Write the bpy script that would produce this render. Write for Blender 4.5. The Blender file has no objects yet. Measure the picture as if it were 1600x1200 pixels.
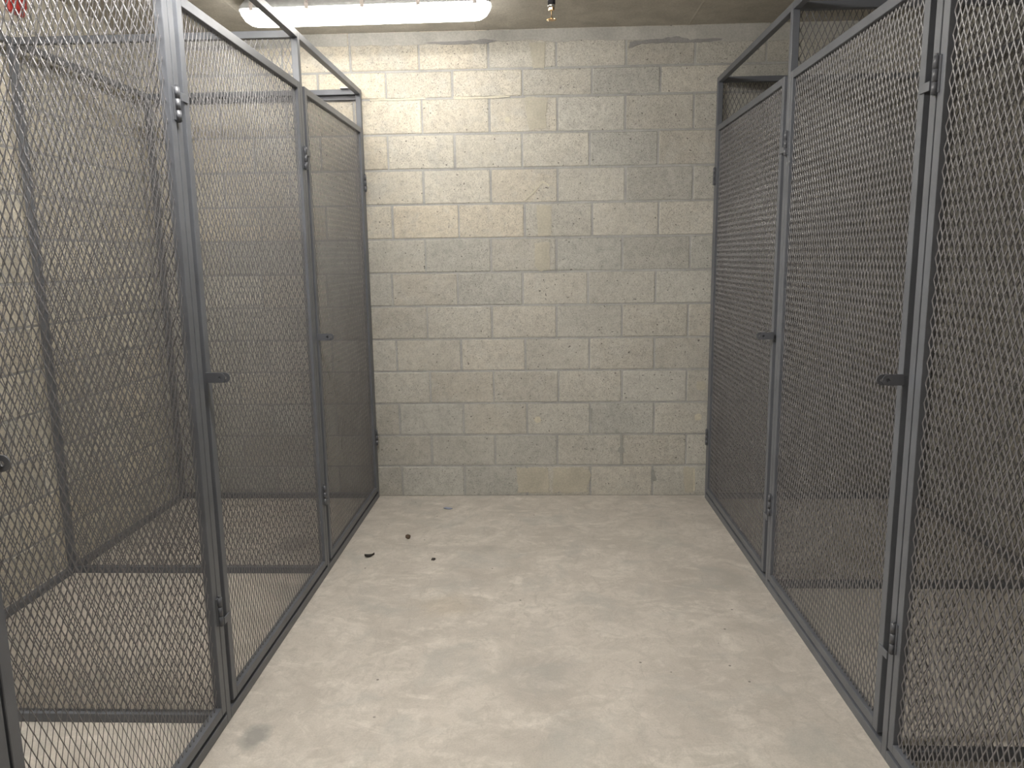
import bpy, bmesh, math, random
import numpy as np
from mathutils import Vector, Matrix
random.seed(7)
R = random.Random(11)
scene = bpy.context.scene
col = scene.collection

# ------------------------------------------------------------------ dimensions (metres)
YB = 4.6493            # face of the end wall
ZC = 2.82              # ceiling
XL, XR = -2.41, 2.40   # side walls
YF = -3.0              # wall behind the viewer
FL, FR = -1.045, 1.030 # corridor faces of the two rows of cages
RL, RR = -2.345, 2.335 # rear of the cages
TUBE = .030

# ------------------------------------------------------------------ materials
def nt(name):
    m = bpy.data.materials.new(name); m.use_nodes = True
    t = m.node_tree; t.nodes.clear()
    o = t.nodes.new('ShaderNodeOutputMaterial'); b = t.nodes.new('ShaderNodeBsdfPrincipled')
    t.links.new(b.outputs[0], o.inputs[0])
    return m, t, b
def N(t, typ, **kw):
    n = t.nodes.new(typ)
    for k, v in kw.items():
        if k in ('inp',):
            for a, b in v.items(): n.inputs[a].default_value = b
        else: setattr(n, k, v)
    return n
def coord(t, scale=(1,1,1)):
    g = N(t, 'ShaderNodeNewGeometry'); mp = N(t, 'ShaderNodeMapping'); mp.inputs['Scale'].default_value = scale
    t.links.new(g.outputs['Position'], mp.inputs['Vector']); return mp.outputs[0]
def noise(t, vec, scale, detail=4, rough=.55, dist=0):
    n = N(t, 'ShaderNodeTexNoise', inp={'Scale': scale, 'Detail': detail, 'Roughness': rough, 'Distortion': dist})
    t.links.new(vec, n.inputs['Vector']); return n.outputs['Fac']
def ramp(t, fac, stops, interp='LINEAR'):
    r = N(t, 'ShaderNodeValToRGB'); r.color_ramp.interpolation = interp
    e = r.color_ramp.elements
    while len(e) > 1: e.remove(e[-1])
    e[0].position = stops[0][0]; c = stops[0][1]; e[0].color = (c[0], c[1], c[2], 1) if hasattr(c, '__len__') else (c, c, c, 1)
    for p, c in stops[1:]:
        x = e.new(p); x.color = (c[0], c[1], c[2], 1) if hasattr(c, '__len__') else (c, c, c, 1)
    t.links.new(fac, r.inputs[0]); return r.outputs[0]
def mix(t, fac, a, b, mode='MIX'):
    n = N(t, 'ShaderNodeMix', data_type='RGBA', blend_type=mode)
    for s, v in ((n.inputs[0], fac), (n.inputs[6], a), (n.inputs[7], b)):
        if hasattr(v, 'is_linked') or isinstance(v, bpy.types.NodeSocket): t.links.new(v, s)
        elif hasattr(v, '__len__'): s.default_value = (v[0], v[1], v[2], 1)
        else: s.default_value = v
    return n.outputs[2]
def bump(t, b, h, strength, dist):
    n = N(t, 'ShaderNodeBump', inp={'Strength': strength, 'Distance': dist})
    t.links.new(h, n.inputs['Height']); t.links.new(n.outputs[0], b.inputs['Normal'])

def steel_mat(name, base, rough=.42, spec=.5):
    m, t, b = nt(name); v = coord(t)
    f = noise(t, v, 9, 4)
    c = ramp(t, f, [(.3, [x*.88 for x in base]), (.7, [x*1.12 for x in base])])
    # small rust-brown scuffs with a shape of their own
    s = ramp(t, noise(t, v, 60, 5, .6), [(.70, 0.), (.76, 1.)])
    c = mix(t, s, c, (base[0]*1.1, base[1]*.8, base[2]*.6))
    t.links.new(c, b.inputs['Base Color'])
    b.inputs['Roughness'].default_value = rough; b.inputs['Specular IOR Level'].default_value = spec
    bump(t, b, noise(t, v, 180, 2), .15, .0008)
    return m
M_STEEL = steel_mat('painted_steel', (.125, .134, .155), .38, .6)
M_MESH = steel_mat('mesh_steel', (.158, .154, .163), .30, .9)
M_HINGE = steel_mat('hinge_steel', (.10, .105, .12), .35, .6)
M_ZINC = steel_mat('zinc_bracket', (.55, .56, .58), .3, .8)

def block_mat():
    m, t, b = nt('concrete_block')
    v = coord(t)
    a = N(t, 'ShaderNodeVertexColor', layer_name='tone')
    big = ramp(t, noise(t, v, 2.2, 5, .6, .4), [(.3, .90), (.7, 1.06)])
    c = mix(t, 1.0, a.outputs['Color'], big, 'MULTIPLY')
    patch = ramp(t, noise(t, v, 7.5, 5, .6, .8), [(.48, 0.), (.64, .5)])
    c = mix(t, patch, c, (.56, .55, .51))
    grime = ramp(t, noise(t, v, 3.1, 6, .65, 1.2), [(.56, 0.), (.74, .30)])
    c = mix(t, grime, c, (.40, .39, .37))
    c = mix(t, 1.0, c, ramp(t, noise(t, v, 26, 6, .7, .3), [(.32, .84), (.5, 1.0), (.68, 1.08)]), 'MULTIPLY')
    gr = ramp(t, noise(t, v, 120, 3, .7), [(.32, .80), (.5, 1.0), (.7, 1.06)])
    c = mix(t, 1.0, c, gr, 'MULTIPLY')
    # pores of the block
    po = noise(t, v, 190, 3, .6)
    pit = ramp(t, po, [(.33, .8), (.41, 0.)])
    den = ramp(t, noise(t, v, 4, 3), [(.36, .2), (.58, 1.)])
    pm = N(t, 'ShaderNodeMath', operation='MULTIPLY'); t.links.new(pit, pm.inputs[0]); t.links.new(den, pm.inputs[1])
    big_pit = ramp(t, noise(t, v, 70, 1, .4), [(.24, .9), (.27, 0.)])
    c = mix(t, pm.outputs[0], c, (.25, .24, .22)); c = mix(t, big_pit, c, (.13, .12, .11))
    t.links.new(c, b.inputs['Base Color']); b.inputs['Roughness'].default_value = .92
    b.inputs['Specular IOR Level'].default_value = .2
    h = mix(t, .4, noise(t, v, 60, 6, .75), ramp(t, po, [(.30, 0.), (.44, 1.)]))
    bump(t, b, h, .8, .008)
    return m
def mortar_mat(name, base, spots=True):
    m, t, b = nt(name); v = coord(t)
    c = ramp(t, noise(t, v, 6, 6, .6, .5), [(.3, [x*.82 for x in base]), (.7, [min(1, x*1.12) for x in base])])
    c = mix(t, 1.0, c, ramp(t, noise(t, v, 90, 3, .6), [(.3, .85), (.7, 1.05)]), 'MULTIPLY')
    t.links.new(c, b.inputs['Base Color']); b.inputs['Roughness'].default_value = .9; b.inputs['Specular IOR Level'].default_value = .2
    bump(t, b, noise(t, v, 50, 5, .6), .4, .004)
    return m
M_BLOCK = block_mat()
M_MORTAR = mortar_mat('mortar', (.42, .415, .405))
M_SMEAR = mortar_mat('mortar_smear', (.53, .50, .42))
M_PARGE = mortar_mat('parging', (.47, .46, .43))
M_DARKSMEAR = mortar_mat('dark_mortar', (.30, .295, .29))
M_GREYFILL = mortar_mat('grey_mortar_fill', (.37, .37, .345))
M_CHALK = mortar_mat('pale_mortar', (.66, .62, .51))

def floor_mat():
    m, t, b = nt('floor_concrete'); v = coord(t)
    sw = noise(t, v, 2.3, 8, .62, 1.6)
    c = ramp(t, sw, [(.28, (.44, .405, .362)), (.45, (.53, .492, .445)), (.56, (.585, .543, .492)), (.75, (.645, .602, .552))])
    tr = noise(t, coord(t, (1.0, 1.7, 1)), 4, 8, .72, 1.3)      # trowel sweeps
    c = mix(t, ramp(t, tr, [(.50, 0.), (.66, .75)]), c, (.72, .675, .615))
    c = mix(t, ramp(t, noise(t, v, 15, 8, .75, .9), [(.47, 0.), (.60, .55), (.75, .8)]), c, (.46, .43, .385))
    tr2 = noise(t, coord(t, (1.7, .8, 1)), 9, 8, .72, 1.2)
    c = mix(t, ramp(t, tr2, [(.54, 0.), (.66, .6)]), c, (.43, .40, .36))
    gy = noise(t, v, 3.7, 6, .6, .6)
    c = mix(t, ramp(t, gy, [(.52, 0.), (.66, .6)]), c, (.43, .42, .39))
    c = mix(t, ramp(t, noise(t, v, 22, 5, .7, .5), [(.60, 0.), (.72, .45)]), c, (.40, .375, .33))
    fine = ramp(t, noise(t, v, 160, 3, .7), [(.3, .9), (.7, 1.05)])
    c = mix(t, 1.0, c, fine, 'MULTIPLY')
    vo = N(t, 'ShaderNodeTexVoronoi', inp={'Scale': 9.0, 'Randomness': 1.0}); t.links.new(v, vo.inputs['Vector'])
    sp = ramp(t, vo.outputs['Distance'], [(.035, 1.), (.055, 0.)])
    pk = ramp(t, noise(t, v, 4.3, 2), [(.44, 0.), (.48, .8)])
    q = N(t, 'ShaderNodeMath', operation='MULTIPLY'); t.links.new(sp, q.inputs[0]); t.links.new(pk, q.inputs[1])
    c = mix(t, q.outputs[0], c, (.12, .11, .10))
    # stains that belong to the slab: (x, y, rx, ry, strength, colour)
    for (x, y, rx, ry, s, cc) in ((-.93, 2.17, .055, .085, .8, (.27, .265, .25)), (-1.34, 3.82, .13, .16, .75, (.25, .24, .23)),
                                  (-.42, 3.10, .17, .13, .28, (.46, .39, .29)), (-.02, 2.55, .20, .20, .25, (.36, .35, .33)),
                                  (.92, 3.35, .10, .30, .35, (.38, .35, .31)), (.55, 3.9, .25, .2, .2, (.50, .47, .41)),
                                  (-.35, 3.75, .3, .06, .28, (.38, .36, .33))):
        mp = N(t, 'ShaderNodeMapping'); mp.inputs['Location'].default_value = (-x/rx, -y/ry, 0); mp.inputs['Scale'].default_value = (1/rx, 1/ry, 0)
        g = N(t, 'ShaderNodeNewGeometry'); t.links.new(g.outputs['Position'], mp.inputs['Vector'])
        ln = N(t, 'ShaderNodeVectorMath', operation='LENGTH'); t.links.new(mp.outputs[0], ln.inputs[0])
        ad = N(t, 'ShaderNodeMath', operation='ADD'); t.links.new(ln.outputs['Value'], ad.inputs[0])
        w = N(t, 'ShaderNodeMath', operation='MULTIPLY'); t.links.new(noise(t, v, 11, 5, .7), w.inputs[0]); w.inputs[1].default_value = 1.4
        t.links.new(w.outputs[0], ad.inputs[1])
        c = mix(t, ramp(t, ad.outputs[0], [(.0, s), (.95, 0.)] if False else [(.0, s), (.62, s*.85), (1.0, 0.)]), c, cc) if False else \
            mix(t, ramp(t, _half(t, ad.outputs[0]), [(.55, s), (.86, 0.)]), c, cc)
    t.links.new(c, b.inputs['Base Color']); b.inputs['Roughness'].default_value = .72; b.inputs['Specular IOR Level'].default_value = .3
    h = mix(t, .4, sw, tr)
    bump(t, b, mix(t, .3, h, noise(t, v, 60, 4, .6)), .35, .008)
    return m
def _half(t, s):
    n = N(t, 'ShaderNodeMath', operation='MULTIPLY'); t.links.new(s, n.inputs[0]); n.inputs[1].default_value = .5; return n.outputs[0]
M_FLOOR = floor_mat()
M_CEIL = mortar_mat('ceiling_concrete', (.56, .53, .47))
def plain(name, c, rough=.5, metal=0., spec=.5):
    m, t, b = nt(name); v = coord(t)
    t.links.new(ramp(t, noise(t, v, 40, 3), [(.3, [x*.85 for x in c]), (.7, [min(1, x*1.1) for x in c])]), b.inputs['Base Color'])
    b.inputs['Roughness'].default_value = rough; b.inputs['Metallic'].default_value = metal; b.inputs['Specular IOR Level'].default_value = spec
    return m
M_TRAY = plain('light_tray_grey', (.42, .43, .43), .5)
M_CLIP = plain('light_clip', (.52, .47, .45), .4)
M_BLACK = plain('black_iron', (.02, .02, .025), .35)
M_CHROME = plain('chrome', (.8, .8, .8), .2, 1.)
M_BRASS = plain('brass', (.55, .36, .18), .3, 1.)
M_RED = plain('red_paint', (.5, .045, .04), .4)
M_BROWN = plain('dry_brown', (.10, .065, .04), .6)
M_DARK = plain('dry_dark', (.03, .025, .022), .6)
M_BLUE = plain('pale_blue_plastic', (.28, .32, .45), .4)
def lens_mat(name, LIGHT):
    m, t, b = nt(name)
    b.inputs['Base Color'].default_value = (.9, .9, .88, 1); b.inputs['Roughness'].default_value = .4
    b.inputs['Emission Color'].default_value = (1.0, .962, .895, 1); b.inputs['Emission Strength'].default_value = LIGHT
    return m
M_LENS = lens_mat('light_lens', 11.)
M_LENS_FULL = lens_mat('light_lens_bright', 64.)
M_LENS_FILL = lens_mat('light_lens_fill', 20.)

# ------------------------------------------------------------------ mesh helpers
def box(bm, x0, x1, y0, y1, z0, z1, bev=0, tone=None, layer=None):
    vs = [bm.verts.new(p) for p in ((x0,y0,z0),(x1,y0,z0),(x1,y1,z0),(x0,y1,z0),(x0,y0,z1),(x1,y0,z1),(x1,y1,z1),(x0,y1,z1))]
    fs = [bm.faces.new([vs[i] for i in f]) for f in ((0,3,2,1),(4,5,6,7),(0,1,5,4),(1,2,6,5),(2,3,7,6),(3,0,4,7))]
    if bev:
        es = list({e for f in fs for e in f.edges})
        r = bmesh.ops.bevel(bm, geom=es, offset=bev, segments=1, affect='EDGES', clamp_overlap=True)
        fs = list({f for f in r['faces']} | {f for f in fs if f.is_valid})
        for v in {v for f in r['faces'] for v in f.verts}:
            for f in v.link_faces:
                if f not in fs: fs.append(f)
    if layer is not None:
        for f in fs:
            for l in f.loops: l[layer] = tone
    return fs
def cyl(bm, p0, p1, r0, r1=None, n=16):
    p0, p1 = Vector(p0), Vector(p1); r1 = r0 if r1 is None else r1
    d = (p1-p0).normalized(); a = d.orthogonal().normalized(); b = d.cross(a)
    A = [bm.verts.new(p0+(a*math.cos(2*math.pi*i/n)+b*math.sin(2*math.pi*i/n))*r0) for i in range(n)]
    B = [bm.verts.new(p1+(a*math.cos(2*math.pi*i/n)+b*math.sin(2*math.pi*i/n))*r1) for i in range(n)]
    for i in range(n):
        j = (i+1) % n; f = bm.faces.new((A[i], A[j], B[j], B[i])); f.smooth = n > 8
    bm.faces.new(A[::-1]); bm.faces.new(B)
def prism(bm, pts, axis, a, b):
    """polygon pts (2D) extruded along axis from a to b"""
    def P(u, v, w): return {'x': (w, u, v), 'y': (u, w, v), 'z': (u, v, w)}[axis]
    A = [bm.verts.new(P(u, v, a)) for u, v in pts]; B = [bm.verts.new(P(u, v, b)) for u, v in pts]
    n = len(pts)
    bm.faces.new(A); bm.faces.new(B[::-1])
    for i in range(n): bm.faces.new((A[i], B[i], B[(i+1) % n], A[(i+1) % n]))
def link(name, bm, mat, parent=None, origin=None):
    me = bpy.data.meshes.new(name)
    bmesh.ops.recalc_face_normals(bm, faces=bm.faces[:])
    if origin is not None:
        bmesh.ops.translate(bm, verts=bm.verts[:], vec=-Vector(origin))
    bm.to_mesh(me); bm.free()
    o = bpy.data.objects.new(name, me); col.objects.link(o)
    for mm in (mat if isinstance(mat, (list, tuple)) else [mat]): me.materials.append(mm)
    if origin is not None: o.location = origin
    if parent is not None: o.parent = parent
    return o
def local(o, root):
    """give a part its place relative to its thing's root without moving it"""
    o.parent = root
    o.matrix_parent_inverse = Matrix.Identity(4)
    return o
def tag(o, label=None, cat=None, group=None, kind=None):
    for k, v in (('label', label), ('category', cat), ('group', group), ('kind', kind)):
        if v: o[k] = v
    return o
def empty(name, loc):
    o = bpy.data.objects.new(name, None); col.objects.link(o); o.location = loc; o.empty_display_size = .1; return o

# ------------------------------------------------------------------ the room
bm = bmesh.new(); box(bm, XL-.2, XR+.2, YF-.2, YB+.2, -.12, 0)
tag(link('floor', bm, M_FLOOR), kind='structure')
bm = bmesh.new(); box(bm, XL-.2, XR+.2, YF-.2, YB+.2, ZC, ZC+.15)
for sx in (-1.595, -.36, .87, 2.1):                      # fins left by the shuttering boards
    prism(bm, [(sx-.008, ZC), (sx+.008, ZC), (sx+.002, ZC-.001), (sx-.002, ZC-.001)], 'y', YF, YB)
ceil = tag(link('ceiling', bm, M_CEIL), kind='structure')

ZROW = [0, .199, .402, .608, .813, 1.016, 1.221, 1.4245, 1.6295, 1.834, 2.0385, 2.242, 2.4455, 2.6025, ZC+.01]
J = .0045   # half a mortar joint
# blocks whose own colour stands out: (course, left edge) -> (lightness, red shift)
ODD = {(13, -.09): (.93, 0), (13, .315): (.76, -.01), (14, .513): (.78, .01), (14, .911): (.84, 0), (11, .303): (.86, -.012), (10, .517): (.80, -.005),
       (12, .511): (.93, .006), (8, .103): (.90, -.006), (8, .501): (.80, 0), (8, -.698): (.92, 0), (9, -.893): (1.02, .02), (9, -.488): (1.0, .022), (10, -.29): (1.0, .02),
       (6, -.7): (1.02, .006), (6, -.297): (1.03, .012), (2, .513): (.95, .012), (3, .313): (.93, -.01), (2, -.698): (.92, 0), (2, -.292): (.86, -.004), (5, .304): (.94, .008),
       (6, .505): (.92, .008), (1, -.493): (.9, -.008), (7, .296): (.93, 0), (11, -.905): (1.04, -.01), (13, -1.31): (1.05, .03), (4, .114): (1., .004)}
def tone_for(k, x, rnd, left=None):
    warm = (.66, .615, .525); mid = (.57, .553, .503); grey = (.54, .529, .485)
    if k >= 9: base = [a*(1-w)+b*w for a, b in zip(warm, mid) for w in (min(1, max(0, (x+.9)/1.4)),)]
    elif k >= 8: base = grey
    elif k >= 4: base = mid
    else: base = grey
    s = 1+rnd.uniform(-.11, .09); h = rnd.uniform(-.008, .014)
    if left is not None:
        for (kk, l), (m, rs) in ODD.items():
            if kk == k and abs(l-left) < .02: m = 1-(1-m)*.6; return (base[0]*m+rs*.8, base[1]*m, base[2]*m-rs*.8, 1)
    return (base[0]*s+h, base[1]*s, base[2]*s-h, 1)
def block_wall(name, joints_of_row, u0, u1, place, rnd, toner):
    """courses of concrete block standing 3 mm proud of the mortar; place(u0,u1,d0,d1,z0,z1)->box extents"""
    bm = bmesh.new(); lay = bm.loops.layers.float_color.new('tone')
    for k in range(1, 15):
        js = [u0] + [j for j in joints_of_row(k) if u0+.03 < j < u1-.03] + [u1]
        z0, z1 = ZROW[k-1], ZROW[k]
        for a, b in zip(js[:-1], js[1:]):
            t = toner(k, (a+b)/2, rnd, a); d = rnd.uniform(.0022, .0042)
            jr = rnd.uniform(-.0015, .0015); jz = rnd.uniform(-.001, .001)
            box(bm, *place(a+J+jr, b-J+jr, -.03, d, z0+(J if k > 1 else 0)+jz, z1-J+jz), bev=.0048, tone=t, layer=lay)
    for f in bm.faces: f.material_index = 0
    x = bmesh.new(); x.free()
    n0 = len(bm.faces)
    fs = box(bm, *place(u0, u1, -.15, 0, 0, ZC), tone=(.4, .4, .4, 1), layer=lay)
    for f in fs: f.material_index = 1
    o = link(name, bm, [M_BLOCK, M_MORTAR]); return tag(o, kind='structure')
ROWS = {1: [-.895,-.493,-.09,.313,.709], 2: [-.698,-.292,.104,.513,.916], 3: [-.896,-.489,-.085,.313,.712], 4: [-.695,-.294,.114,.509,.91],
 5: [-.9,-.494,-.094,.304,.705], 6: [-.7,-.297,.102,.505,.908], 7: [-.912,-.504,-.104,.296,.705], 8: [-.698,-.295,.103,.501,.91],
 9: [-.893,-.488,-.088,.318,.717], 10: [-.696,-.29,.112,.517,.916], 11: [-.905,-.502,-.098,.303,.706], 12: [-.692,-.29,.112,.511,.911],
 13: [-.901,-.506,-.094,.315,.714], 14: [-.7,-.292,.106,.513,.911]}
def back_joints(k):
    s = ROWS[k]; l = list(s); a, b = s[0], s[-1]
    while a > XL: a -= .4064; l.insert(0, a)
    while b < XR: b += .4064; l.append(b)
    return l
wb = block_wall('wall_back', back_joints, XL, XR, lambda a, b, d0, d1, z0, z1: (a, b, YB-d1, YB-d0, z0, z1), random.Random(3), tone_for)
def side_joints(k):
    o = YB-.2-(.2032 if k % 2 else 0); l = []
    while o > YF: l.insert(0, o); o -= .4064
    return l
lit_side_tone = lambda k, x, r, a: tuple(min(.8, c*1.16) for c in tone_for(10, -.6, r)[:3])+(1,)  # block colour lightened to stand in for stronger light on the left wall
block_wall('wall_left', side_joints, YF, YB, lambda a, b, d0, d1, z0, z1: (XL+d0, XL+d1, a, b, z0, z1), random.Random(5), lit_side_tone)
block_wall('wall_right', side_joints, YF, YB, lambda a, b, d0, d1, z0, z1: (XR-d1, XR-d0, a, b, z0, z1), random.Random(6), lambda k, x, r, a: tone_for(5, .5, r))
block_wall('wall_front', back_joints, XL, XR, lambda a, b, d0, d1, z0, z1: (a, b, YF+d0, YF+d1, z0, z1), random.Random(9), lit_side_tone)

# patches of cement rubbed on the end wall: thin raised layers with ragged outlines, children of the wall
def blob(bm, pts, t=.0015, jag=.006, sub=5, y=YB-.004, seed=1):
    r = random.Random(seed); out = []
    for i, p in enumerate(pts):
        q = pts[(i+1) % len(pts)]
        for s in range(sub):
            f = s/sub; out.append((p[0]+(q[0]-p[0])*f+r.uniform(-jag, jag), p[1]+(q[1]-p[1])*f+r.uniform(-jag, jag)))
    prism(bm, out, 'y', y, y-t)
def disc(bm, x, z, r, t=.0018, seed=0):
    blob(bm, [(x+r*math.cos(a), z+r*math.sin(a)) for a in [i*math.pi/5 for i in range(10)]], t, r*.12, 2, seed=seed)
bm = bmesh.new()
blob(bm, [(-1.1, ZC-.004), (-1.1, 2.752), (-.75, 2.744), (-.3, 2.752), (-.04, 2.76), (.13, 2.742), (.3, 2.752), (.6, 2.742), (.96, 2.725), (1.1, 2.72), (2.3, 2.74), (2.3, ZC-.004)], .002, .004, 9, seed=2)
blob(bm, [(-2.3, ZC-.004), (-2.3, 2.74), (-1.12, 2.75), (-1.12, ZC-.004)], .002, .004, 6, seed=4)
local(link('parging_band', bm, M_PARGE), wb)
bm = bmesh.new()
blob(bm, [(-.05, 2.745), (.04, 2.745), (.035, 2.60), (-.03, 2.60)], .0022, .004, 6, seed=3)
blob(bm, [(-.08, 2.44), (.05, 2.44), (.045, 2.27), (-.06, 2.255)], .0016, .006, 5, seed=5)
blob(bm, [(-.017, 1.823), (.074, 1.815), (.07, 1.64), (-.01, 1.636)], .0018, .003, 6, seed=6)
blob(bm, [(-.03, 1.60), (.064, 1.605), (.06, 1.44), (.01, 1.425), (-.03, 1.46)], .0016, .005, 5, seed=7)
blob(bm, [(-.154, .185), (-.02, .19), (.045, .18), (.05, .02), (-.15, .018)], .002, .006, 6, seed=8)
blob(bm, [(.075, .18), (.26, .19), (.32, .15), (.29, .03), (.08, .02)], .0018, .008, 6, seed=9)
blob(bm, [(.90, .185), (.975, .185), (.97, .02), (.91, .02)], .0016, .005, 5, seed=19)
disc(bm, .997, .711, .031, seed=1)
local(link('cement_patch', bm, M_SMEAR), wb)
bm = bmesh.new()
disc(bm, -.02, .50, .022, seed=2); disc(bm, .985, .51, .024, seed=3); disc(bm, -.184, 2.318, .018, seed=4)
for a, b in (((-.086, 1.852), (-.028, 1.902)), ((-.028, 1.902), (.022, 1.957)), ((.022, 1.957), (.061, 1.930)), ((.968, .175), (.972, .03))):
    d = Vector((b[0]-a[0], b[1]-a[1])).normalized()*.005; n = (-d[1], d[0])
    blob(bm, [(a[0]+n[0], a[1]+n[1]), (a[0]-n[0], a[1]-n[1]), (b[0]-n[0], b[1]-n[1]), (b[0]+n[0], b[1]+n[1])], .0018, .0016, 4, seed=int(abs(a[0])*1000))
for k in (12,):   # mortar lips left along the upper courses
    for x0 in (-1.0, -.50): blob(bm, [(x0, ZROW[k]-.006), (x0+.33, ZROW[k]-.005), (x0+.33, ZROW[k]+.006), (x0, ZROW[k]+.006)], .0012, .0032, 9, seed=k*7+int(x0*10))
local(link('mortar_splash', bm, M_CHALK), wb)
bm = bmesh.new()
blob(bm, [(.53, 2.735), (.72, 2.748), (.80, 2.760), (.88, 2.738), (1.06, 2.742), (1.06, 2.728), (.9, 2.722), (.75, 2.725), (.6, 2.722), (.53, 2.70)], .0032, .003, 5, seed=31)
blob(bm, [(-.66, 2.757), (-.4, 2.762), (-.30, 2.77), (-.22, 2.76), (-.3, 2.745), (-.5, 2.742)], .0032, .003, 5, seed=32)
blob(bm, [(-2.2, 2.76), (-1.9, 2.77), (-1.6, 2.755), (-1.9, 2.74)], .0032, .004, 5, seed=33)
local(link('dark_smudge', bm, M_DARKSMEAR), wb)
bm = bmesh.new()
disc(bm, .509, .299, .022, seed=8); blob(bm, [(.500, .405), (.519, .405), (.518, .205), (.501, .205)], .0014, .0012, 6, seed=12)
blob(bm, [(.308, .57), (.326, .57), (.322, .47), (.31, .47)], .0018, .0012, 4, seed=13); blob(bm, [(.70, .17), (.716, .17), (.735, .10), (.70, .09)], .0018, .0015, 4, seed=14)
local(link('grey_patch', bm, M_GREYFILL), wb)

# ------------------------------------------------------------------ expanded metal sheet
SWD, LWD = .0245, .0555
def expanded(name, w, h, mat, lean=1, sw=.0037, st=.0015, tilt=32, ph=0.):
    """flattened diamonds w wide (local x), h tall (local z), sheet normal along local y; lean = side the strands tip to"""
    hs = SWD/2; n = int(round(w/hs)); hs = w/n
    kn = LWD*.028
    m = int(math.ceil(h/LWD))+1
    zs, us, ns = [], [], []
    z0 = -ph*LWD
    for i in range(m+1):
        b = z0+i*LWD
        for dz, u in ((-kn, 1), (kn, 1), (LWD/2-kn, -1), (LWD/2+kn, -1)):
            zs.append(b+dz); us.append(u); ns.append(u)
    zs, us = np.array(zs), np.array(us, float)
    # cut to the sheet
    Z = np.clip(zs, 0, h); U = np.interp(Z, zs, us)
    keep = np.ones(len(Z), bool); keep[1:] = np.diff(Z) > 1e-6
    Z, U = Z[keep], U[keep]; P = len(Z)
    amp = hs/2-sw*.16; off = .0006
    c, s = math.cos(math.radians(tilt)), math.sin(math.radians(tilt))*lean
    a, b = sw/2, st/2
    sec = [(a*c-b*-s*-1, a*s+b*c), (-a*c-b*s, -a*s+b*c), (-a*c+b*s, -a*s-b*c), (a*c+b*s, a*s-b*c)]
    sec = [(a*c-b*s, a*s+b*c), (-a*c-b*s, -a*s+b*c), (-a*c+b*s, -a*s-b*c), (a*c+b*s, a*s-b*c)]
    V = np.zeros((n, P, 4, 3))
    for k in range(n):
        sg = 1 if k % 2 == 0 else -1
        cx = -w/2+(k+.5)*hs+sg*U*amp
        cy = U*sg*off*lean
        for j, (dx, dy) in enumerate(sec):
            V[k, :, j, 0] = cx+dx; V[k, :, j, 1] = cy+dy; V[k, :, j, 2] = Z
    idx = np.arange(n*P*4).reshape(n, P, 4)
    F = []
    for j in range(4):
        jn = (j+1) % 4
        F.append(np.stack([idx[:, :-1, j], idx[:, :-1, jn], idx[:, 1:, jn], idx[:, 1:, j]], -1).reshape(-1, 4))
    F = np.concatenate(F)
    me = bpy.data.meshes.new(name)
    me.vertices.add(n*P*4); me.vertices.foreach_set('co', V.reshape(-1))
    me.loops.add(len(F)*4); me.loops.foreach_set('vertex_index', F.reshape(-1).astype(np.int32))
    me.polygons.add(len(F)); me.polygons.foreach_set('loop_start', np.arange(0, len(F)*4, 4, dtype=np.int32))
    try: me.polygons.foreach_set('loop_total', np.full(len(F), 4, dtype=np.int32))
    except Exception: pass
    me.update(calc_edges=True); me.materials.append(mat)
    me.validate()
    return me
_cache = {}
def sheet(name, w, h, lean, ph=0.):
    k = (round(w, 3), round(h, 3), lean, ph)
    if k not in _cache: _cache[k] = expanded(name, w, h, M_MESH, lean, ph=ph)
    o = bpy.data.objects.new(name, _cache[k]); col.objects.link(o); return o

# ------------------------------------------------------------------ cages
def frame_loop(bm, axis, c, d, a0, a1, z0, z1, w=TUBE, bev=.0015):
    """rectangle of square tube in the plane axis=c (thickness c..c+d), spanning a0..a1 and z0..z1"""
    def B(u0, u1, zz0, zz1):
        if axis == 'x': box(bm, min(c, c+d), max(c, c+d), u0, u1, zz0, zz1, bev)
        else: box(bm, u0, u1, min(c, c+d), max(c, c+d), zz0, zz1, bev)
    B(a0, a0+w, z0, z1); B(a1-w, a1, z0, z1); B(a0+w, a1-w, z1-w, z1); B(a0+w, a1-w, z0, z0+w)

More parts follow.
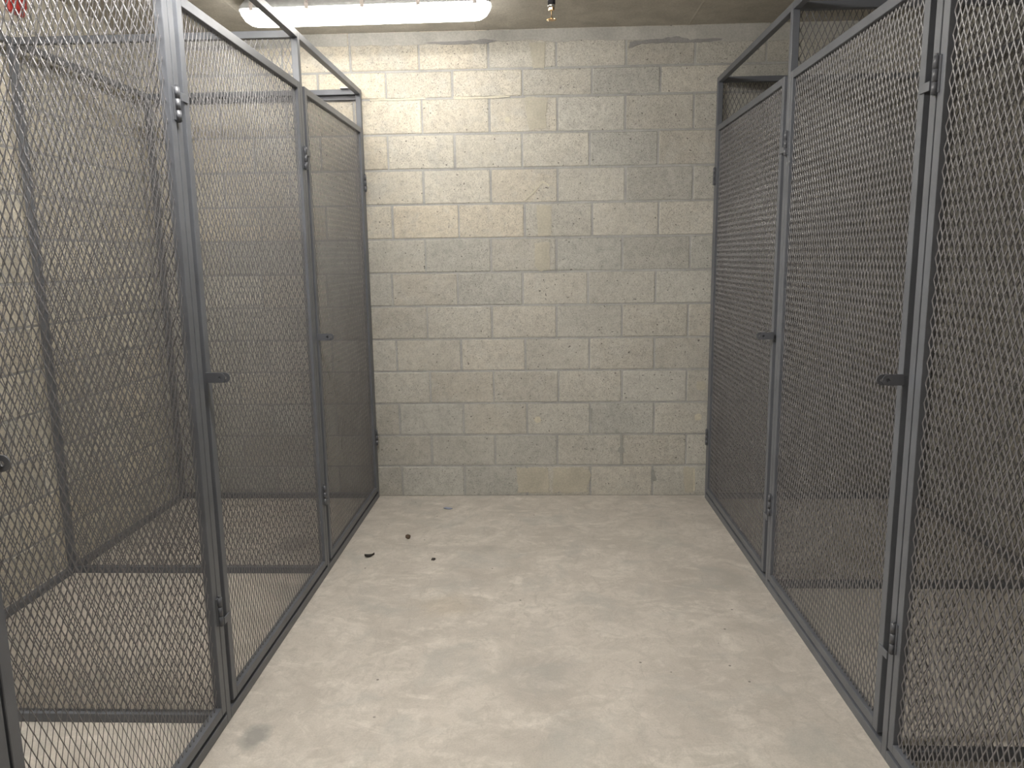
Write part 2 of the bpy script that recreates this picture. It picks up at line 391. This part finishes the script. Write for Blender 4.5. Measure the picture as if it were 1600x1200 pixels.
def hinge(x, y, z, side):
    """barrel hinge standing on the corridor face; side = +1 when the corridor lies towards +x"""
    bm = bmesh.new()
    cx = x+side*.007
    for i in range(3):
        a = z-.048+i*.0322; cyl(bm, (cx, y, a), (cx, y, a+.0305), .0075, n=14)
    cyl(bm, (cx, y, z-.051), (cx, y, z+.053), .0045, n=8)
    box(bm, *sorted((x, x+side*.003)), y-.016, y+.016, z-.045, z+.047, .0006)
    return bm
def hasp(x, y, z, side, dy):
    """flat tab sticking out into the corridor with a padlock hole; a second one just behind it"""
    bm = bmesh.new()
    for (yy, L, dz) in ((y, .062, 0), (y+dy, .074, -.001)):
        pts = []; hh = .016
        for i in range(9):
            a = -math.pi/2+i*math.pi/8; pts.append((x+side*(L-hh+hh*math.cos(a)), z+dz+hh*math.sin(a)))
        pts += [(x, z+dz+hh), (x, z+dz-hh)]
        hx, hr = x+side*(L-.016), .0055
        # ring with a hole: front/back faces as a bridge of quads
        nout = len(pts); hole = []
        for p in pts:
            a = math.atan2(p[1]-(z+dz), p[0]-hx); hole.append((hx+hr*math.cos(a), z+dz+hr*math.sin(a)))
        lay = []
        for w in (yy-.0016, yy+.0016):
            lay.append(([bm.verts.new((p[0], w, p[1])) for p in pts], [bm.verts.new((p[0], w, p[1])) for p in hole]))
        for i in range(nout):
            j = (i+1) % nout
            for (o, h) in lay: bm.faces.new((o[i], o[j], h[j], h[i]))
            bm.faces.new((lay[0][0][i], lay[0][0][j], lay[1][0][j], lay[1][0][i]))
            bm.faces.new((lay[0][1][i], lay[0][1][j], lay[1][1][j], lay[1][1][i]))
    return bm

def cage(label, side, y0, y1, door_y0, door_y1, ztop, door_z1, rear, end_mesh=True, near_panel=False, face=None, last=False):
    """one bay. side=+1: corridor towards +x (left row), -1: right row. y0..y1 bay, near to far"""
    x = face; root = empty('storage_cage', ((x+rear)/2, (y0+y1)/2, 0)); O = Vector(root.location)
    tag(root, label, 'storage cage', 'wire mesh storage cages along the corridor')
    def part(name, bm, mat=M_STEEL, parent=None):
        bmesh.ops.translate(bm, verts=bm.verts[:], vec=-O)
        return link(name, bm, mat, parent or root)
    inn = -side
    # front frame: far post, top rail, base rail (and near post for the first bay)
    bm = bmesh.new()
    xs = sorted((x, x+inn*TUBE))
    box(bm, xs[0], xs[1], y1-TUBE, y1, 0, ztop, .0015)
    if near_panel: box(bm, xs[0], xs[1], y0, y0+TUBE, 0, ztop, .0015)
    ya = y0+TUBE if near_panel else y0
    box(bm, xs[0], xs[1], ya, y1-TUBE, ztop-TUBE, ztop, .0015)
    box(bm, xs[0], xs[1], ya, y1-TUBE, 0, .035, .0015)
    # stop tabs: short flat bars welded across the post
    part('front_frame', bm)
    # rear frame
    bm = bmesh.new(); xr = sorted((rear, rear+side*TUBE))
    box(bm, xr[0], xr[1], y1-TUBE, y1, 0, ztop, .0015)
    if near_panel: box(bm, xr[0], xr[1], y0, y0+TUBE, 0, ztop, .0015)
    box(bm, xr[0], xr[1], ya, y1-TUBE, ztop-TUBE, ztop, .0015)
    box(bm, xr[0], xr[1], ya, y1-TUBE, 0, .032, .0015)
    part('rear_frame', bm)
    # partitions
    def partition(yc, mesh=True, plate=False):
        a, b = sorted((x+inn*TUBE, rear+side*TUBE))
        for za, zb in ((ztop-TUBE, ztop), (0, .032)):
            bm = bmesh.new(); box(bm, a, b, yc-TUBE, yc, za, zb, .0015); part('side_rail', bm)
        if mesh:
            o = sheet('side_mesh', b-a+.010, ztop-.045, 1)
            o.parent = root; o.location = Vector(((a+b)/2, yc-TUBE/2, .022))-O
    partition(y1, end_mesh)
    if near_panel: partition(y0+TUBE)
    # door
    dz0 = .049
    droot = bmesh.new()
    frame_loop(droot, 'x', x, inn*.026, door_y0, door_y1, dz0, door_z1, .031)
    d = part('door', droot)
    o = sheet('expanded_mesh', door_y1-door_y0-.040, door_z1-dz0-.040, 1, .3)   # every door sheet tips the same way round
    o.rotation_euler = (0, 0, math.radians(90)); o.parent = d
    o.location = Vector((x+inn*.013, (door_y0+door_y1)/2, dz0+.020))-O
    hy = (door_y1+y1-TUBE)/2
    for zz in (1.962, .400): part('hinge', hinge(x, hy, zz, side), M_HINGE, d)
    if not near_panel:
        for zz in ((1.99, .35) if side > 0 else (1.943, .325)):
            b2 = bmesh.new(); box(b2, *sorted((x, x+side*.004)), y0+.0005, door_y0+.018, zz-.012, zz+.012, .0008)
            part('stop_lug', b2, M_STEEL, d)
    part('latch_tab', hasp(x, door_y0-.012, 1.156, side, .010), M_HINGE, d)
    return root

# left row (corridor towards +x)
ZL, ZR = 2.50, 2.515
cage('nearest mesh cage of the left row, latch tab at the left edge', 1, 1.262, 2.265, 1.300, 2.231, ZL, 2.285, RL, near_panel=True, face=FL)
cage('middle cage of the left row, its mesh door between two narrow gates', 1, 2.265, 3.465, 2.292, 3.431, ZL, 2.285, RL, face=FL)
lc = cage('far left cage against the block wall, end frame left open beside a small zinc bracket', 1, 3.465, 4.630, 3.497, 4.594, ZL, 2.280, RL, end_mesh=False, face=FL, last=True)
# right row
cage('nearest mesh cage of the right row, cut off by the right edge', -1, .860, 2.115, .905, 2.078, ZR, 2.245, RR, near_panel=True, face=FR)
cage('middle cage of the darker right row, with mesh above its side wall', -1, 2.115, 3.310, 2.150, 3.276, ZR, 2.245, RR, face=FR)
cage('far right cage in the dim corner against the block wall', -1, 3.310, 4.600, 3.352, 4.566, ZR, 2.245, RR, face=FR, last=True)
# anchor bracket and dark strip behind and below the open end frame's top rail, far left
O = Vector(lc.location)
bm = bmesh.new()
box(bm, -1.16, -1.085, 4.575, 4.62, 2.5, 2.506, .001); cyl(bm, (-1.115, 4.598, 2.506), (-1.115, 4.598, 2.522), .013, n=6); cyl(bm, (-1.115, 4.598, 2.52), (-1.115, 4.598, 2.536), .006, n=10)
bmesh.ops.translate(bm, verts=bm.verts[:], vec=-O); o = link('anchor_bracket', bm, M_ZINC, lc); o['label'] = 'bright zinc anchor bracket with bolt'
bm = bmesh.new(); box(bm, -2.3, -1.08, 4.630, 4.643, 2.445, 2.472, .001)
bmesh.ops.translate(bm, verts=bm.verts[:], vec=-O); link('dark_strip', bm, M_HINGE, lc)

# ------------------------------------------------------------------ ceiling lights
def ceiling_light(loc, label, lens=M_LENS_FULL):
    r = empty('ceiling_light', loc); tag(r, label, 'light fixture')
    def rrect(L, W, rad, n=6):
        pts = []
        for cx, cy, a0 in ((L/2-rad, W/2-rad, 0), (-L/2+rad, W/2-rad, 90), (-L/2+rad, -W/2+rad, 180), (L/2-rad, -W/2+rad, 270)):
            for i in range(n+1):
                a = math.radians(a0+90*i/n); pts.append((cx+rad*math.cos(a), cy+rad*math.sin(a)))
        return pts
    def loft(bm, rings):
        V = [[bm.verts.new((x, y, z)) for x, y in pts] for pts, z in rings]
        for A, B in zip(V[:-1], V[1:]):
            for i in range(len(A)):
                j = (i+1) % len(A); f = bm.faces.new((A[i], A[j], B[j], B[i])); f.smooth = True
        bm.faces.new(V[0]); bm.faces.new(V[-1][::-1])
    bm = bmesh.new()
    loft(bm, [(rrect(1.23, .075, .02), -.002), (rrect(1.275, .125, .035), -.035), (rrect(1.285, .135, .04), -.052)])
    link('housing', bm, M_TRAY, r)
    bm = bmesh.new()
    loft(bm, [(rrect(1.278, .128, .04), -.052), (rrect(1.268, .124, .045), -.072), (rrect(1.235, .112, .045), -.098), (rrect(1.19, .092, .04), -.113), (rrect(1.14, .065, .03), -.118)])
    link('diffuser', bm, lens, r)
    for s in (-1, 1):
        for i in range(5):
            cx = -.565+i*.2825
            bm = bmesh.new(); box(bm, cx-.010, cx+.010, min(s*.066, s*.072), max(s*.066, s*.072), -.064, -.030, .0015)
            box(bm, cx-.007, cx+.007, min(s*.06, s*.076), max(s*.06, s*.076), -.036, -.026, .0015)
            link('clip', bm, M_CLIP, r)
    bm = bmesh.new()
    box(bm, -.45, .45, -.02, .02, -.003, 0, .0005)
    link('mounting_plate', bm, M_TRAY, r)
    return r
l1 = ceiling_light((-.875, 4.05, ZC), 'long glowing ceiling batten over the far end of the left row', M_LENS); l1.rotation_euler = (0, 0, math.radians(-1.0))
l2 = ceiling_light((-.875, 2.0, ZC), 'long ceiling batten above the viewer, out of the picture')
l3 = ceiling_light((-.875, -1.1, ZC), 'unseen fill batten added behind the viewer, out of the picture', M_LENS_FILL)  # unseen lamp added behind the viewer for fill light

# ------------------------------------------------------------------ sprinkler
r = empty('sprinkler_head', (.055, 3.2, ZC)); tag(r, 'pendent fire sprinkler hanging from a black pipe right of the ceiling light', 'sprinkler')
bm = bmesh.new(); cyl(bm, (0, 0, 0), (0, 0, -.27), .011, n=14); cyl(bm, (0, 0, -.27), (0, 0, -.318), .0155, n=14); cyl(bm, (0, 0, -.002), (0, 0, -.010), .03, n=20)
link('drop_pipe', bm, M_BLACK, r)
bm = bmesh.new(); cyl(bm, (0, 0, -.316), (0, 0, -.330), .0145, n=14); link('coupling_ring', bm, M_CHROME, r)
bm = bmesh.new(); cyl(bm, (0, 0, -.330), (0, 0, -.340), .012, n=6)
for s in (-1, 1):
    pts = [(s*.010, -.338), (s*.0125, -.346), (s*.008, -.358), (s*.003, -.366)]
    for p, q in zip(pts[:-1], pts[1:]): cyl(bm, (0, p[0], p[1]), (0, q[0], q[1]), .0018, n=8)
cyl(bm, (0, 0, -.364), (0, 0, -.374), .003, .004, n=10)
link('frame_arms', bm, M_BRASS, r)
bm = bmesh.new(); cyl(bm, (0, 0, -.340), (0, 0, -.365), .002, n=10); link('glass_bulb', bm, plain('amber_bulb', (.25, .12, .04), .2), r)
bm = bmesh.new()
n = 16; pts = []
for i in range(n*2):
    a = math.pi*i/n; rr = .0195 if i % 2 == 0 else .0145; pts.append((rr*math.cos(a), rr*math.sin(a)))
prism(bm, pts, 'z', -.374, -.3755); link('deflector', bm, M_BRASS, r)

# ------------------------------------------------------------------ red alarm sounder high on the left wall
r = empty('alarm_sounder', (XL+.004, 3.6, 2.70)); tag(r, 'red alarm fitting high on the left wall, half hidden behind mesh', 'alarm')
bm = bmesh.new(); box(bm, 0, .022, -.055, .055, -.055, .065, .006); link('back_box', bm, M_RED, r)
bm = bmesh.new(); cyl(bm, (.02, 0, 0), (.045, 0, 0), .047, .040, n=24); cyl(bm, (.045, 0, 0), (.052, 0, 0), .030, .022, n=24); link('sounder_cap', bm, M_RED, r)

# ------------------------------------------------------------------ litter on the floor
def crumb(name, loc, size, mat, label, cat, seed, flat=.5, rot=0):
    rr = random.Random(seed); bm = bmesh.new(); bmesh.ops.create_icosphere(bm, subdivisions=3, radius=1)
    for v in bm.verts:
        k = 1+.22*math.sin(v.co.x*4+seed)*math.cos(v.co.y*5+seed*2)+rr.uniform(-.06, .06)
        v.co = Vector((v.co.x*size[0]*k, v.co.y*size[1]*k, max(v.co.z, -.6)*size[2]*k))
    zmin = min(v.co.z for v in bm.verts)
    for v in bm.verts: v.co.z -= zmin
    for f in bm.faces: f.smooth = True
    o = link(name, bm, mat); o.location = loc; o.rotation_euler = (0, 0, rot); return tag(o, label, cat)
crumb('pebble', (-.734, 3.905, 0), (.013, .022, .011), M_BROWN, 'small brown pebble on the floor near the far left cage', 'pebble', 1, rot=.3)
crumb('debris_crumb', (-.552, 3.604, 0), (.011, .009, .006), M_DARK, 'tiny black crumb, the one nearest the middle of the floor', 'debris', 2, rot=.6)
# curled leaf scrap
bm = bmesh.new()
n = 9
rows = []
for i in range(n):
    t = i/(n-1); w = .010*math.sin(math.pi*min(1, t*1.25+.05))*(1 if t < .76 else .25)+.0012
    x = (t-.5)*.052; z0 = .002+.008*(2*t-1)**2
    rows.append([(x, -w, z0+.007), (x, -w*.5, z0+.001), (x, w*.5, z0+.001), (x, w, z0+.008)])
top = [[bm.verts.new((p[0], p[1], p[2]+.0015)) for p in r_] for r_ in rows]; bot = [[bm.verts.new((p[0], p[1], p[2]-.002)) for p in r_] for r_ in rows]
for i in range(n-1):
    for j in range(3):
        bm.faces.new((top[i][j], top[i+1][j], top[i+1][j+1], top[i][j+1])); bm.faces.new((bot[i][j], bot[i][j+1], bot[i+1][j+1], bot[i+1][j]))
    bm.faces.new((top[i][0], bot[i][0], bot[i+1][0], top[i+1][0])); bm.faces.new((top[i][3], top[i+1][3], bot[i+1][3], bot[i][3]))
for i in (0, n-1):
    for j in range(3): bm.faces.new((top[i][j], top[i][j+1], bot[i][j+1], bot[i][j]))
o = link('dry_leaf', bm, M_DARK); o.location = (-.888, 3.644, 0); o.rotation_euler = (0, 0, .45); tag(o, 'curled dark dry leaf scrap beside the far left cage base', 'leaf')
# flake of pale blue plastic
bm = bmesh.new(); prism(bm, [(-.028, -.004), (-.012, -.014), (.014, -.012), (.028, -.002), (.010, .012), (-.014, .010)], 'z', 0, .004)
for v in bm.verts:
    if v.co.x < -.01: v.co.z += .004
o = link('plastic_flake', bm, M_BLUE); o.location = (-.572, 4.392, 0); tag(o, 'pale blue plastic flake on the floor near the end wall', 'debris')

# ------------------------------------------------------------------ world, camera, view
w = bpy.data.worlds.new('world'); scene.world = w; w.use_nodes = True
w.node_tree.nodes['Background'].inputs[0].default_value = (.9, .92, 1, 1); w.node_tree.nodes['Background'].inputs[1].default_value = .0
f_px, pitch, yaw, roll = 1173.94, .1674, .0385, -.0141
cp, sp, cy, sy = math.cos(pitch), math.sin(pitch), math.cos(yaw), math.sin(yaw)
fw = Vector((-sy*cp, cy*cp, -sp)); rt = Vector((cy, sy, 0)); up = rt.cross(fw)
c, s = math.cos(roll), math.sin(roll)
rt, up = c*rt+s*up, -s*rt+c*up
cam = bpy.data.cameras.new('camera'); co = bpy.data.objects.new('camera', cam); col.objects.link(co)
Mx = Matrix((rt, up, -fw)).transposed().to_4x4(); Mx.translation = (0, 0, 1.5147); co.matrix_world = Mx
cam.sensor_fit = 'HORIZONTAL'; cam.sensor_width = 36; cam.lens = f_px/1600*36; cam.clip_start = .02
scene.camera = co
vs = scene.view_settings; vs.view_transform = 'Standard'; vs.look = 'None'; vs.gamma = 1; vs.use_curve_mapping = False
vs.exposure = .95
